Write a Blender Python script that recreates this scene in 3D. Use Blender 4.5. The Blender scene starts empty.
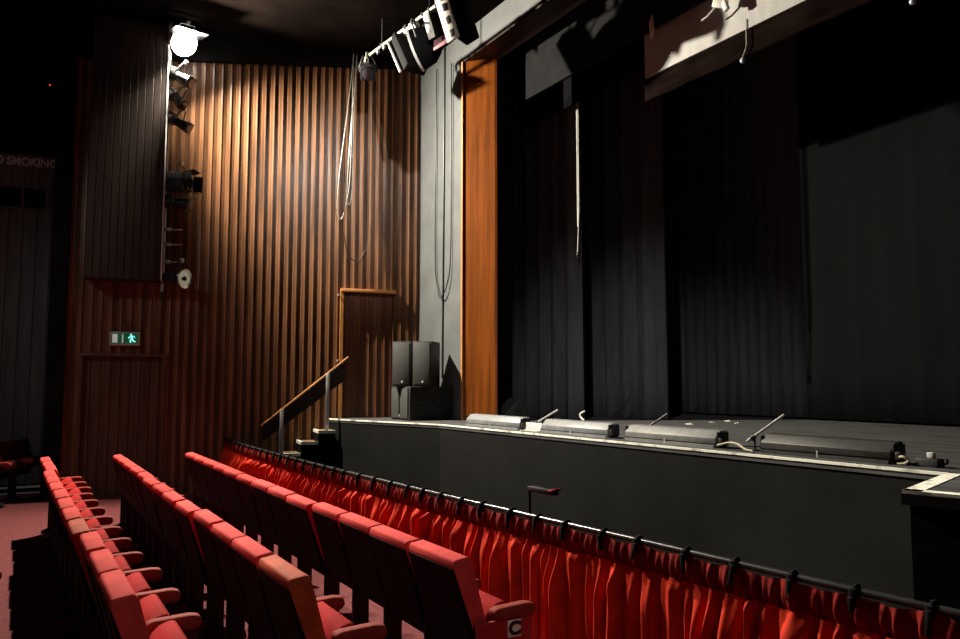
import bpy, bmesh, math, random
from mathutils import Vector, Matrix, Euler
random.seed(7)
PI = math.pi
scn = bpy.context.scene
COL = scn.collection

# ------------------------------------------------------------------ materials
def new_mat(name):
    m = bpy.data.materials.new(name); m.use_nodes = True
    nt = m.node_tree; b = nt.nodes['Principled BSDF']
    return m, nt, b

def mat(name, col, rough=0.6, spec=0.4, metal=0.0, var=0.25, scale=6.0, stretch=(1, 1, 1), bump=0.0, bscale=60.0,
        rvar=0.0, sheen=0.0, col2=None, thr=(0.3, 0.7)):
    m, nt, b = new_mat(name)
    N, L = nt.nodes, nt.links
    tc = N.new('ShaderNodeTexCoord'); mp = N.new('ShaderNodeMapping'); mp.inputs['Scale'].default_value = stretch
    L.new(tc.outputs['Object'], mp.inputs['Vector'])
    nz = N.new('ShaderNodeTexNoise'); nz.inputs['Scale'].default_value = scale; nz.inputs['Detail'].default_value = 6
    L.new(mp.outputs['Vector'], nz.inputs['Vector'])
    cr = N.new('ShaderNodeValToRGB')
    c2 = col2 if col2 else tuple(c * (1 - var) for c in col)
    cr.color_ramp.elements[0].position = thr[0]; cr.color_ramp.elements[1].position = thr[1]
    cr.color_ramp.elements[0].color = (*c2, 1)
    cr.color_ramp.elements[1].color = (*[min(1, c * (1 + var * .5)) for c in col], 1)
    L.new(nz.outputs['Fac'], cr.inputs['Fac']); L.new(cr.outputs['Color'], b.inputs['Base Color'])
    b.inputs['Roughness'].default_value = rough; b.inputs['Metallic'].default_value = metal
    b.inputs['Specular IOR Level'].default_value = spec
    if sheen: b.inputs['Sheen Weight'].default_value = sheen; b.inputs['Sheen Tint'].default_value = (*col, 1)
    if rvar:
        mr = N.new('ShaderNodeMapRange'); mr.inputs['To Min'].default_value = max(.05, rough - rvar); mr.inputs['To Max'].default_value = min(1, rough + rvar)
        L.new(nz.outputs['Fac'], mr.inputs['Value']); L.new(mr.outputs['Result'], b.inputs['Roughness'])
    if bump:
        n2 = N.new('ShaderNodeTexNoise'); n2.inputs['Scale'].default_value = bscale; n2.inputs['Detail'].default_value = 4
        L.new(mp.outputs['Vector'], n2.inputs['Vector'])
        bp = N.new('ShaderNodeBump'); bp.inputs['Strength'].default_value = bump; bp.inputs['Distance'].default_value = 0.01
        L.new(n2.outputs['Fac'], bp.inputs['Height']); L.new(bp.outputs['Normal'], b.inputs['Normal'])
    return m

def emit(name, col, strength):
    m, nt, b = new_mat(name)
    b.inputs['Base Color'].default_value = (*col, 1)
    b.inputs['Emission Color'].default_value = (*col, 1); b.inputs['Emission Strength'].default_value = strength
    return m

M = {}
M['wood'] = mat('ribbed_timber', (0.20, 0.090, 0.040), rough=0.34, spec=0.5, var=0.55, scale=1.6, stretch=(5, 5, 0.5), rvar=0.12, bump=0.15, bscale=14)
M['wood_dark'] = mat('dark_timber', (0.030, 0.017, 0.012), rough=0.5, spec=0.35, var=0.4, scale=2.0, stretch=(5, 5, 0.5), rvar=0.1)
M['wood_door'] = mat('door_timber', (0.10, 0.055, 0.032), rough=0.45, spec=0.4, var=0.5, scale=2.0, stretch=(5, 5, 0.5), rvar=0.1)
M['wood_stage_door'] = mat('stage_door_timber', (0.14, 0.055, 0.024), rough=0.36, spec=0.5, var=0.5, scale=2.0, stretch=(5, 5, 0.5), rvar=0.1)
M['wood_arch'] = mat('varnished_timber', (0.23, 0.058, 0.003), rough=0.45, spec=0.2, var=0.45, scale=1.6, stretch=(7, 7, 0.5), rvar=0.08)
M['wood_edge'] = mat('pale_timber_edge', (0.52, 0.22, 0.06), rough=0.4, var=0.25, scale=4, stretch=(6, 6, 1))
M['grey'] = mat('grey_plaster', (0.10, 0.108, 0.108), rough=0.75, var=0.22, scale=2.2, bump=0.3, bscale=18)
M['black_wall'] = mat('black_paint', (0.009, 0.008, 0.008), rough=0.9, spec=0.05, var=0.4, scale=3)
M['brown_black'] = mat('brown_black_paint', (0.006, 0.0042, 0.0036), rough=0.95, spec=0.0, var=0.4, scale=2)
M['rear_wall'] = mat('dark_grey_boarding', (0.095, 0.086, 0.078), rough=0.6, var=0.3, scale=2, stretch=(6, 6, .6))
M['carpet'] = mat('red_carpet', (0.15, 0.040, 0.042), rough=0.95, spec=0.1, var=0.35, scale=26, bump=0.6, bscale=160)
M['stage_front'] = mat('black_stage_front', (0.0095, 0.0095, 0.0092), rough=0.85, spec=0.12, var=0.28, scale=2.5, bump=0.15, bscale=30)
M['stage_floor'] = mat('scuffed_black_floor', (0.085, 0.085, 0.085), rough=0.6, spec=0.35, var=0.5, scale=3.5, stretch=(.5, 3, 1), rvar=0.15)
M['white_edge'] = mat('worn_white_paint', (0.85, 0.82, 0.68), rough=0.75, var=0.55, scale=7, stretch=(1, 1, .01), thr=(.32, .46))
M['drape'] = mat('black_drape', (0.085, 0.085, 0.088), rough=0.95, spec=0.1, var=0.3, scale=3, stretch=(3, 3, .4), sheen=0.15)
M['backcloth'] = mat('black_backcloth', (0.006, 0.006, 0.0062), rough=0.95, spec=0.08, var=0.22, scale=2.2, stretch=(1, 1, .35))
M['pelmet'] = mat('grey_pelmet', (0.014, 0.0143, 0.0148), spec=0.03, rough=0.95, var=0.2, scale=4)
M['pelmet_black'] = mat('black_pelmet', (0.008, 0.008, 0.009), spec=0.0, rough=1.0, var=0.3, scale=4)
M['white_beam'] = mat('white_painted_boards', (0.36, 0.36, 0.34), rough=0.7, var=0.18, scale=5, stretch=(2, 2, .5))
M['brown_cloth'] = mat('brown_cloth', (0.009, 0.0056, 0.0048), spec=0.0, rough=1.0, var=0.5, scale=3, stretch=(.6, 1, 2.5))
M['velvet'] = mat('red_velvet', (0.60, 0.034, 0.012), rough=0.8, spec=0.08, var=0.22, scale=8)
M['velvet_dark'] = mat('red_velvet_header', (0.22, 0.010, 0.006), rough=0.85, spec=0.1, var=0.4, scale=10)  # curtain velvet darkened for the shading at its gathered top
M['plush'] = mat('red_plush', (0.62, 0.062, 0.055), rough=0.85, spec=0.08, var=0.2, scale=9, sheen=0.05)
M['plush_worn'] = mat('worn_orange_red_plush', (0.42, 0.062, 0.020), rough=0.8, spec=0.15, var=0.35, scale=9, sheen=0.15)
M['arm'] = mat('brownish_red_plush', (0.26, 0.030, 0.018), rough=0.8, spec=0.15, var=0.35, scale=9)
M['shell'] = mat('black_seat_shell', (0.008, 0.004, 0.004), rough=0.7, spec=0.06, var=0.3, scale=8)
M['plush_dark'] = mat('dark_maroon_plush', (0.05, 0.006, 0.006), rough=0.9, spec=0.1, var=0.3, scale=9)  # red plush darkened to stand for shade on the far seats
M['cushion'] = mat('deep_red_cushion', (0.34, 0.014, 0.014), rough=0.85, spec=0.06, var=0.25, scale=9)
M['lantern_black'] = mat('matt_black_lantern_paint', (0.005, 0.005, 0.0052), rough=0.85, spec=0.08, var=0.3, scale=12)
M['iron'] = mat('black_iron', (0.012, 0.012, 0.012), rough=0.55, spec=0.3, var=0.3, scale=8)
M['end'] = mat('red_side_panel', (0.42, 0.022, 0.022), rough=0.6, spec=0.25, var=0.2, scale=6)
M['black'] = mat('black_metal', (0.016, 0.016, 0.017), rough=0.45, spec=0.4, var=0.3, scale=12)
M['black_rough'] = mat('black_fabric', (0.015, 0.015, 0.015), rough=0.95, spec=0.1, var=0.3, scale=20)
M['speaker'] = mat('black_speaker_paint', (0.028, 0.029, 0.029), rough=0.6, spec=0.35, var=0.2, scale=20, bump=.3, bscale=140)
M['grille'] = mat('black_steel_grille', (0.075, 0.08, 0.075), rough=0.55, spec=0.4, var=0.4, scale=130)
M['steel'] = mat('brushed_steel', (0.42, 0.42, 0.38), rough=0.4, metal=0.6, var=0.3, scale=14)
M['steel_pipe'] = mat('scaffold_pipe', (0.50, 0.46, 0.36), rough=0.42, metal=0.5, var=0.3, scale=14)
M['rail'] = mat('black_rail_metal', (0.05, 0.05, 0.05), rough=0.25, spec=0.7, metal=0.4, var=0.3, scale=10)
M['silver'] = mat('silver_reflector', (0.72, 0.70, 0.66), rough=0.22, metal=0.95, var=0.15, scale=8)
M['pale'] = mat('pale_grey_metal', (0.52, 0.52, 0.49), rough=0.5, var=0.25, scale=10)
M['white'] = mat('white_plastic', (0.80, 0.79, 0.72), rough=0.5, var=0.1, scale=10)
M['foot_grey'] = mat('grey_footlight_metal', (0.21, 0.21, 0.20), rough=0.5, spec=0.4, var=0.25, scale=10)
M['foot_silver'] = mat('silver_footlight_metal', (0.25, 0.26, 0.26), rough=0.45, var=0.25, scale=10)
M['foot_dark'] = mat('dark_footlight_metal', (0.05, 0.05, 0.048), rough=0.5, spec=0.4, var=0.3, scale=10)
M['cable_pale'] = mat('cream_cable', (0.60, 0.54, 0.36), rough=0.6, var=0.15)
M['blue'] = mat('blue_tape', (0.03, 0.08, 0.55), rough=0.6, var=0.2)
M['pink_gel'] = mat('pinkish_gel', (0.42, 0.20, 0.22), rough=0.5, var=0.15)
M['red_end'] = mat('pink_red_sleeve', (0.65, 0.06, 0.09), rough=0.5, var=0.15)
M['paper'] = mat('white_paper', (0.75, 0.72, 0.62), rough=0.8, var=0.15)
M['tan'] = mat('tan_tread', (0.30, 0.19, 0.10), rough=0.7, var=0.3, scale=9)
M['orange'] = mat('orange_marking', (0.75, 0.32, 0.04), rough=0.6, var=0.1)
M['letter_grey'] = mat('grey_letters', (0.6, 0.6, 0.57), rough=0.6, var=0.1)
M['sign_frame'] = mat('cream_sign_frame', (0.46, 0.42, 0.35), rough=0.5, var=0.15)
M['pale_blue'] = mat('pale_blue_glass', (0.55, 0.70, 0.78), rough=0.2, var=0.1)
M['lens'] = mat('lens_glass', (0.05, 0.05, 0.06), rough=0.08, spec=0.8, var=0.1)
M['lit_lens'] = emit('lit_lens', (1.0, 0.96, 0.86), 60.0)
M['exit_green'] = emit('exit_green', (0.005, 0.11, 0.045), 0.35)
M['exit_man'] = emit('exit_man', (0.30, 0.95, 0.85), 1.2)
M['exit_white'] = emit('exit_white', (0.48, 0.50, 0.44), 0.5)
M['red_led'] = emit('red_led', (1.0, 0.05, 0.03), 1.5)

# ------------------------------------------------------------------ mesh builder
class MB:
    def __init__(self): self.bm = bmesh.new()
    def box(self, c, s, rot=(0, 0, 0), bevel=0.0, seg=2):
        mx = Matrix.Translation(c) @ Euler(rot).to_matrix().to_4x4() @ Matrix.Diagonal((*s, 1))
        r = bmesh.ops.create_cube(self.bm, size=1, matrix=mx)
        if bevel:
            ed = list({e for v in r['verts'] for e in v.link_edges})
            bmesh.ops.bevel(self.bm, geom=ed, offset=bevel, segments=seg, affect='EDGES', profile=0.5)
        return self
    def faces(self, vs, fs):
        v = [self.bm.verts.new(p) for p in vs]
        for f in fs:
            try: self.bm.faces.new([v[i] for i in f])
            except ValueError: pass
        return self
    def prism_x(self, prof, x0, x1, bevel=0.0, seg=2):   # prof in (y, z), extruded along x
        n = len(prof)
        v0 = [self.bm.verts.new((x0, y, z)) for y, z in prof]; v1 = [self.bm.verts.new((x1, y, z)) for y, z in prof]
        fs = [self.bm.faces.new(v0[::-1]), self.bm.faces.new(v1)]
        for i in range(n):
            j = (i + 1) % n; fs.append(self.bm.faces.new((v0[i], v0[j], v1[j], v1[i])))
        bmesh.ops.recalc_face_normals(self.bm, faces=fs)
        if bevel:
            ed = list({e for f in fs for e in f.edges})
            bmesh.ops.bevel(self.bm, geom=ed, offset=bevel, segments=seg, affect='EDGES', profile=0.5)
        return self
    def prism_z(self, poly, z0, z1):                     # poly in (x, y), extruded along z
        n = len(poly)
        v0 = [self.bm.verts.new((x, y, z0)) for x, y in poly]; v1 = [self.bm.verts.new((x, y, z1)) for x, y in poly]
        fs = [self.bm.faces.new(v0[::-1]), self.bm.faces.new(v1)]
        for i in range(n):
            j = (i + 1) % n; fs.append(self.bm.faces.new((v0[i], v0[j], v1[j], v1[i])))
        bmesh.ops.recalc_face_normals(self.bm, faces=fs)
        return self
    def tube(self, pts, r, n=8, cap=True):
        pts = [Vector(p) for p in pts]; rings = []
        up = Vector((0, 0, 1))
        prev = None
        for i, p in enumerate(pts):
            d = (pts[min(i + 1, len(pts) - 1)] - pts[max(i - 1, 0)]).normalized()
            if prev is None:
                a = d.cross(up) if abs(d.dot(up)) < .95 else d.cross(Vector((1, 0, 0)))
            else:
                a = prev - d * prev.dot(d)
            a.normalize(); prev = a.copy(); b = d.cross(a)
            rr = r[i] if isinstance(r, (list, tuple)) else r
            rings.append([self.bm.verts.new(p + (a * math.cos(2 * PI * k / n) + b * math.sin(2 * PI * k / n)) * rr) for k in range(n)])
        for i in range(len(rings) - 1):
            for k in range(n):
                self.bm.faces.new((rings[i][k], rings[i][(k + 1) % n], rings[i + 1][(k + 1) % n], rings[i + 1][k]))
        if cap:
            self.bm.faces.new(rings[0][::-1]); self.bm.faces.new(rings[-1])
        return self
    def lathe_y(self, prof, c=(0, 0, 0), n=20):          # prof: (y, radius), about the local y axis
        rings = []
        for y, r in prof:
            rings.append([self.bm.verts.new((c[0] + r * math.cos(2 * PI * k / n), c[1] + y, c[2] + r * math.sin(2 * PI * k / n))) for k in range(n)])
        for i in range(len(rings) - 1):
            for k in range(n):
                self.bm.faces.new((rings[i][k], rings[i + 1][k], rings[i + 1][(k + 1) % n], rings[i][(k + 1) % n]))
        self.bm.faces.new(rings[0]); self.bm.faces.new(rings[-1][::-1])
        return self
    def build(self, name, m, parent=None, smooth=True, angle=40):
        bmesh.ops.recalc_face_normals(self.bm, faces=self.bm.faces[:])
        me = bpy.data.meshes.new(name); self.bm.to_mesh(me); self.bm.free()
        me.materials.append(M[m] if isinstance(m, str) else m)
        if smooth:
            me.shade_smooth(); me.set_sharp_from_angle(angle=math.radians(angle))
        o = bpy.data.objects.new(name, me); COL.objects.link(o)
        if parent is not None: o.parent = parent
        return o

def tag(o, label, cat, group=None):
    o['label'] = label; o['category'] = cat
    if group: o['group'] = group
    return o
def thing(name, label, cat, loc=(0, 0, 0), rot=(0, 0, 0), group=None):
    o = bpy.data.objects.new(name, None); COL.objects.link(o); o.empty_display_size = .1
    o.location = loc; o.rotation_euler = rot
    return tag(o, label, cat, group)
def aim(d, roll_up=(0, 0, 1)):                           # euler turning local +y onto d
    return Vector(d).normalized().to_track_quat('Y', 'Z').to_euler()
def struct(o):
    o['kind'] = 'structure'; return o
def rebase(o, loc):                                      # move a one-mesh thing's origin to its base
    o.data.transform(Matrix.Translation(-Vector(loc))); o.location = loc; return o
def dup(root, loc, label=None):
    r = root.copy(); COL.objects.link(r); r.location = loc
    if label: r['label'] = label
    for ch in list(root.children):
        c = ch.copy(); COL.objects.link(c); c.parent = r
        for g in list(ch.children):
            d = g.copy(); COL.objects.link(d); d.parent = c
    return r
def text_mesh(body, size, depth, name):
    cu = bpy.data.curves.new(name, 'FONT'); cu.body = body; cu.size = size; cu.extrude = depth; cu.align_x = 'CENTER'; cu.align_y = 'CENTER'; cu.offset = .004 if size < .1 else .006
    o = bpy.data.objects.new(name, cu); COL.objects.link(o)
    dg = bpy.context.evaluated_depsgraph_get(); dg.update()
    me = bpy.data.meshes.new_from_object(o.evaluated_get(dg))
    bpy.data.objects.remove(o); me.name = name
    return me

# ------------------------------------------------------------------ side wall frame
W1 = Vector((-13.02, 0.567, 0)); W2 = Vector((-12.13, 5.92, 0))
WT = (W2 - W1).normalized(); WN = Vector((WT.y, -WT.x, 0)); WL = (W2 - W1).length
WANG = math.atan2(WT.y, WT.x)
def wp(u, off, z): return tuple(W1 + WT * u + WN * off + Vector((0, 0, z)))
PITCH = 0.136
def rib_strip(mb, u0, u1, z0, z1, off, depth=0.020, pitch=PITCH, phase=0.0, top=0.062):
    prof = [(u0, off)]
    k = math.floor((u0 - phase) / pitch) - 1
    while True:
        a = phase + k * pitch
        if a > u1: break
        for du, d in ((0, 0), (0.004, depth * .42), (0.004 + top * .6, depth * .58), (0.002 + top, depth), (0.006 + top, 0)):
            u = a + du
            if u0 < u < u1: prof.append((u, off + d))
        k += 1
    prof.append((u1, off))
    vs = []
    for u, d in prof: vs += [wp(u, d, z0), wp(u, d, z1)]
    mb.faces(vs, [(2 * i, 2 * i + 2, 2 * i + 3, 2 * i + 1) for i in range(len(prof) - 1)])
    return mb
def wbox(mb, u0, u1, o0, o1, z0, z1, bevel=0.0):
    c = wp((u0 + u1) / 2, (o0 + o1) / 2, (z0 + z1) / 2)
    return mb.box(c, (u1 - u0, abs(o1 - o0), z1 - z0), (0, 0, WANG), bevel)

ZW = 7.2; ZC = 7.28
ED = (0.24, 1.34, 2.08)      # exit door u0 u1 top
SD = (4.10, 4.96, 3.20)      # stage door
mb = MB()
rib_strip(mb, 0, ED[0], 0, ZW, 0); rib_strip(mb, ED[0], ED[1], ED[2], ZW, 0); rib_strip(mb, ED[1], SD[0], 0, ZW, 0)
rib_strip(mb, SD[0], SD[1], SD[2], ZW, 0); rib_strip(mb, SD[1], WL, 0, ZW, 0)
wbox(mb, -0.0, WL + .1, -0.30, -0.12, 0, ZC)
wbox(mb, 0, ED[0], -0.12, 0, 0, ZW); wbox(mb, ED[0], ED[1], -0.12, 0, ED[2], ZW); wbox(mb, ED[1], SD[0], -0.12, 0, 0, ZW)
wbox(mb, SD[0], SD[1], -0.12, 0, SD[2], ZW); wbox(mb, SD[1], WL, -0.12, 0, 0, ZW)
struct(mb.build('wall_left', 'wood', smooth=False))

mb = MB(); rib_strip(mb, ED[0] + .02, ED[1] - .02, 0, ED[2] - .02, -0.04)
wbox(mb, ED[0], ED[1], -0.119, -0.041, 0, ED[2])
d1 = struct(mb.build('door_1', 'wood_door', smooth=False))
fr = MB(); wbox(fr, ED[0] - .04, ED[1] + .04, 0.0, 0.062, ED[2] - .005, ED[2] + .04, .004); wbox(fr, ED[0] - .04, ED[0], 0, .052, 0, ED[2]); wbox(fr, ED[1], ED[1] + .04, 0, .052, 0, ED[2])
fr.build('door_frame', 'wood_door', d1)
mb = MB(); rib_strip(mb, SD[0] + .02, SD[1] - .02, 1.1, SD[2] - .02, -0.03)
wbox(mb, SD[0], SD[1], -0.119, -0.031, 1.1, SD[2])
d2 = struct(mb.build('door_2', 'wood_stage_door', smooth=False))
fr = MB(); wbox(fr, SD[0] - .05, SD[1] + .04, 0.0, 0.075, SD[2] - .005, SD[2] + .05, .005); wbox(fr, SD[0] - .05, SD[0], 0, .05, 1.1, SD[2])
fr.build('door_frame', 'wood_edge', d2)
hd = MB(); hd.box(wp(4.02, .06, 2.05), (.03, .03, .03)); hd.box(wp(4.02, .06, 3.14), (.03, .03, .03))
hd.build('hinge', 'pale', d2)

# slanted black strip shaped as the lamp's shadow edge above the timber, black pillar at its end, dark boarding beyond
mb = MB()
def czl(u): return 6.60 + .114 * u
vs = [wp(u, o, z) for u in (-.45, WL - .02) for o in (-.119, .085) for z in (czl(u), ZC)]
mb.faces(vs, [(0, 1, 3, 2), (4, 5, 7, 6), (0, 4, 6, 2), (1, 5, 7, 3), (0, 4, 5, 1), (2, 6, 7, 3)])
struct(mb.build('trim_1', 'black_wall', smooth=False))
mb = MB(); wbox(mb, -0.23, -0.002, -0.25, 0.10, 0, ZC)
struct(mb.build('trim_2', 'black_wall', smooth=False))
mb = MB()
OFF = -1.2
def boards(mb, u0, u1, z0, z1, off):
    rib_strip(mb, u0, u1, z0, z1, off, depth=0.015, pitch=.20, top=.165)
boards(mb, -4.0, 0.6, 0, 4.48, OFF); boards(mb, -0.50, 0.6, 4.48, 4.80, OFF); boards(mb, -4, -1.55, 4.48, 4.80, OFF); boards(mb, -4.0, 0.6, 4.80, 5.06, OFF)
wbox(mb, -4.0, 0.6, OFF - .2, OFF - .06, 0, ZC)
struct(mb.build('wall_rear', 'rear_wall', smooth=False))
mb = MB(); wbox(mb, -4.0, 0.6, OFF - .06, OFF + .03, 5.345, ZC)
struct(mb.build('trim_3', 'brown_black', smooth=False))
mb = MB(); wbox(mb, -1.55, -0.50, OFF - .058, OFF - .04, 4.48, 4.80)
w1 = struct(mb.build('window_1', 'black_wall', smooth=False))
mb = MB()
for a, b_, c, d in ((-1.60, -1.55, 4.44, 4.84), (-.52, -.47, 4.44, 4.84), (-1.55, -.52, 4.44, 4.48), (-1.55, -.52, 4.80, 4.84), (-.86, -.83, 4.48, 4.80)):
    wbox(mb, a, b_, OFF - .05, OFF + .025, c, d)
mb.build('window_frame', 'rear_wall', w1, smooth=False)
# NO SMOKING board
t = thing('no_smoking_sign', 'long dark NO SMOKING board high on the boarded wall beside the black pillar', 'sign', wp(-.90, OFF + .0, 5.06), (0, 0, WANG))
mb = MB(); mb.box((0, -.012, .14), (1.16, .05, .285), (0, 0, 0), .004); mb.build('board', 'rear_wall', t)
me = text_mesh('NO SMOKING', .185, .004, 'lettering'); me.materials.append(M['letter_grey'])
sx = 1.0 / (max(v.co.x for v in me.vertices) - min(v.co.x for v in me.vertices))
me.transform(Matrix.Rotation(PI / 2, 4, 'X') @ Matrix.Diagonal((sx, 1, 1, 1)))
o = bpy.data.objects.new('lettering', me); COL.objects.link(o); o.parent = t; o.location = (.02, -.041, .155); o['label'] = 'grey capital letters reading NO SMOKING'

# ------------------------------------------------------------------ floor, ceiling, pit
rail_pts = [(-12.32, 2.74), (-10.5, 2.66), (-7.73, 2.67), (-5.42, 2.745), (-4.195, 2.80), (-3.12, 2.865), (-2.236, 2.91), (-1.607, 2.955), (-0.8, 3.03), (0.2, 3.14)]
def catmull(P, n=12):
    out = []
    for i in range(len(P) - 1):
        p0 = Vector(P[max(i - 1, 0)]); p1 = Vector(P[i]); p2 = Vector(P[i + 1]); p3 = Vector(P[min(i + 2, len(P) - 1)])
        for k in range(n):
            t_ = k / n
            out.append(0.5 * ((2 * p1) + (p2 - p0) * t_ + (2 * p0 - 5 * p1 + 4 * p2 - p3) * t_ ** 2 + (3 * p1 - p0 - 3 * p2 + p3) * t_ ** 3))
    out.append(Vector(P[-1])); return out
RC = catmull(rail_pts)
edge = [(p.x, p.y + .16) for p in RC]
poly = [(-16, -9), (4, -9), (4, edge[-1][1] + .3)] + edge[::-1] + [(-12.75, 2.9), (-12.62, 2.9), (-16, 2.9)]
poly = [(-16, -9), (4, -9), (4, 3.5)] + edge[::-1] + [(-16, 2.9)]
mb = MB(); mb.prism_z(poly, -0.75, 0.0)
struct(mb.build('floor', 'carpet', smooth=False))
mb = MB(); mb.box((-6, 4.2, -.70), (20, 3.2, .1)); struct(mb.build('floor_pit', 'black_wall', smooth=False))
mb = MB(); mb.box((-6, -1.6, ZC + .06), (20.4, 15.2, .12)); struct(mb.build('ceiling', 'brown_black', smooth=False))
mb = MB()
mb.box((-9.88, 0.62, .004), (.045, .66, .008)); mb.box((-9.86, 1.42, .004), (.045, .5, .008))
struct(mb.build('trim_4', 'pale', smooth=False))
mb = MB(); mb.box((-14.1, 0.05, .05), (.25, 1.1, .10)); st = struct(mb.build('doorway_step', 'black_wall', smooth=False))
mb = MB(); mb.box((-13.96, .05, .09), (.03, 1.1, .03)); mb.box((-13.9, .05, .008), (.03, 1.1, .016)); mb.build('nosing', 'white', st, smooth=False)

# ------------------------------------------------------------------ stage
SZ = 1.1
sedge = [(-12.36, 4.36), (-11.86, 4.40), (-9.70, 5.06), (-2.78, 5.04), (-2.46, 4.03), (-1.3, 4.36), (0.5, 4.7), (3.0, 4.9)]
poly = sedge + [(3.0, 12.0), (-15.5, 12.0), (-15.5, 6.25), (-12.05, 6.25), (-12.08, 5.95)]
mb = MB(); mb.prism_z(poly, SZ - .05, SZ); struct(mb.build('floor_stage', 'stage_floor', smooth=False))
mb = MB()
wl = [(-12.34, 4.40), (-11.85, 4.44), (-9.69, 5.10), (-2.75, 5.08), (-2.43, 4.07), (-1.3, 4.40), (0.5, 4.74), (3.0, 4.94)]
wl = [(x, y - .03) for x, y in wl]; wl2 = [(x, y + .12) for x, y in wl]; wl2[3] = (-2.62, 5.2); wl2[4] = (-2.31, 4.22)
for i in range(len(wl) - 1):
    mb.prism_z([wl[i], wl[i + 1], wl2[i + 1], wl2[i]], -.65, SZ - .051)
struct(mb.build('wall_stage', 'stage_front', smooth=False))
def strip(mb, pts, w, z0, z1):
    for a, b_ in zip(pts[:-1], pts[1:]):
        a = Vector((*a, 0)); b_ = Vector((*b_, 0)); d = (b_ - a).normalized(); n_ = Vector((-d.y, d.x, 0))
        mb.prism_z([tuple(q.xy) for q in (a, b_, b_ + n_ * w, a + n_ * w)], z0, z1)
mb = MB(); strip(mb, [(x, y - .008) for x, y in sedge[:4]], .030, SZ - .014, SZ + .004); strip(mb, [(x - (.006 if k == 0 else 0), y - .008) for k, (x, y) in enumerate(sedge[3:])], .09, SZ - .012, SZ + .004)
struct(mb.build('trim_5', 'white_edge', smooth=False))
mb = MB(); strip(mb, [(x, y - .016) for x, y in sedge[3:]], .05, SZ - .07, SZ - .014)
struct(mb.build('trim_6', 'black', smooth=False))

# proscenium wall and timber arch lining
PX = -10.57; PY = 5.92; PZ = 6.80; PD = 6.47
mb = MB(); mb.box(((-12.6 + PX - .04) / 2, PY + .25, ZC / 2 + .55), (PX - .04 + 12.6, .5, ZC - 1.1))
mb.box(((PX + 3.2) / 2, PY + .25, (PZ + .05 + ZC + .3) / 2), (3.2 - PX + .08, .5, ZC + .3 - PZ - .05))
struct(mb.build('wall_front', 'grey', smooth=False))
QX, QY = -10.19, 6.27
mb = MB(); mb.prism_z([(PX, PY), (QX, QY), (QX + .02, QY + .03), (QX - .02, QY + .06), (PX - .03, PY + .4), (PX - .03, PY)], SZ, PZ)
struct(mb.build('trim_7', 'wood_arch', smooth=False))
mb = MB(); mb.box((PX - .012, PY - .012, (SZ + PZ) / 2), (.045, .022, PZ - SZ), (0, 0, 0), .003)
struct(mb.build('trim_8', 'wood_edge', smooth=False))
mb = MB(); mb.box(((PX + 3.2) / 2, (PY + QY) / 2, PZ + .02), (3.2 - PX, QY - PY, .04)); struct(mb.build('trim_9', 'wood_dark', smooth=False))
# black stage house
mb = MB(); mb.box((-6, 11.9, 5), (20, .1, 11)); struct(mb.build('wall_back', 'black_wall', smooth=False))
mb = MB(); mb.box((-15.6, 8.5, 5), (.1, 7, 11)); struct(mb.build('wall_stage_left', 'black_wall', smooth=False))
mb = MB(); mb.box((-6, 9.2, 10.1), (20, 6.6, .1)); struct(mb.build('ceiling_stage', 'black_wall', smooth=False))
mb = MB(); mb.box((-6, 6.2, 8.8), (20, .1, 2.6)); struct(mb.build('wall_stage_house', 'black_wall', smooth=False))

# ------------------------------------------------------------------ drapes and pelmets on the stage
def sheet(name, label, cat, x0, x1, y0, y1, z0, z1, m, amp=.07, wave=.34, group=None, top_amp=.6, thick=.012, seedv=0):
    rnd = random.Random(seedv)
    L_ = math.hypot(x1 - x0, y1 - y0); nx = max(8, int(L_ / .035)); nz = 10
    ph = [rnd.uniform(0, 6) for _ in range(4)]
    def off(s, v):
        a = amp * (1 - (1 - top_amp) * v)
        return a * (math.sin(2 * PI * s / wave + ph[0] + .9 * math.sin(s * 1.7 + ph[1])) + .45 * math.sin(2 * PI * s / (wave * .47) + ph[2]))
    mb = MB(); vs = []
    d = Vector((x1 - x0, y1 - y0, 0)).normalized(); n_ = Vector((d.y, -d.x, 0))
    for k in range(nz + 1):
        v = k / nz
        for i in range(nx + 1):
            s = L_ * i / nx; p = Vector((x0, y0, 0)) + d * s + n_ * off(s, v); vs.append((p.x, p.y, z0 + (z1 - z0) * v))
    fs = [(k * (nx + 1) + i, k * (nx + 1) + i + 1, (k + 1) * (nx + 1) + i + 1, (k + 1) * (nx + 1) + i) for k in range(nz) for i in range(nx)]
    mb.faces(vs, fs)
    o = mb.build(name, m, angle=80)
    sol = o.modifiers.new('thickness', 'SOLIDIFY'); sol.thickness = thick
    rebase(o, ((x0 + x1) / 2, (y0 + y1) / 2, z0))
    return tag(o, label, cat, group)
sheet('stage_drape', 'black pleated drape hanging just inside the orange timber column', 'drape', -12.4, -9.70, 7.52, 7.52, SZ + .01, 8.2, 'drape', .085, .42, seedv=3)
sheet('stage_drape', 'second black pleated drape hanging between the column-side drape and the backcloth', 'drape', -11.6, -9.04, 8.72, 8.72, SZ + .01, 8.2, 'drape', .09, .48, seedv=5)
sheet('backcloth', 'black backcloth hanging behind the second pleated drape, left of the paler backcloth', 'drape', -12.6, -7.92, 10.95, 10.80, SZ + .03, 8.6, 'drape', .012, .24, seedv=8, top_amp=1)
sheet('backcloth', 'smooth charcoal backcloth filling the right side of the stage', 'drape', -8.02, 2.0, 10.72, 10.1, SZ + .03, 8.6, 'backcloth', .006, .5, seedv=9, top_amp=1)
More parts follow.
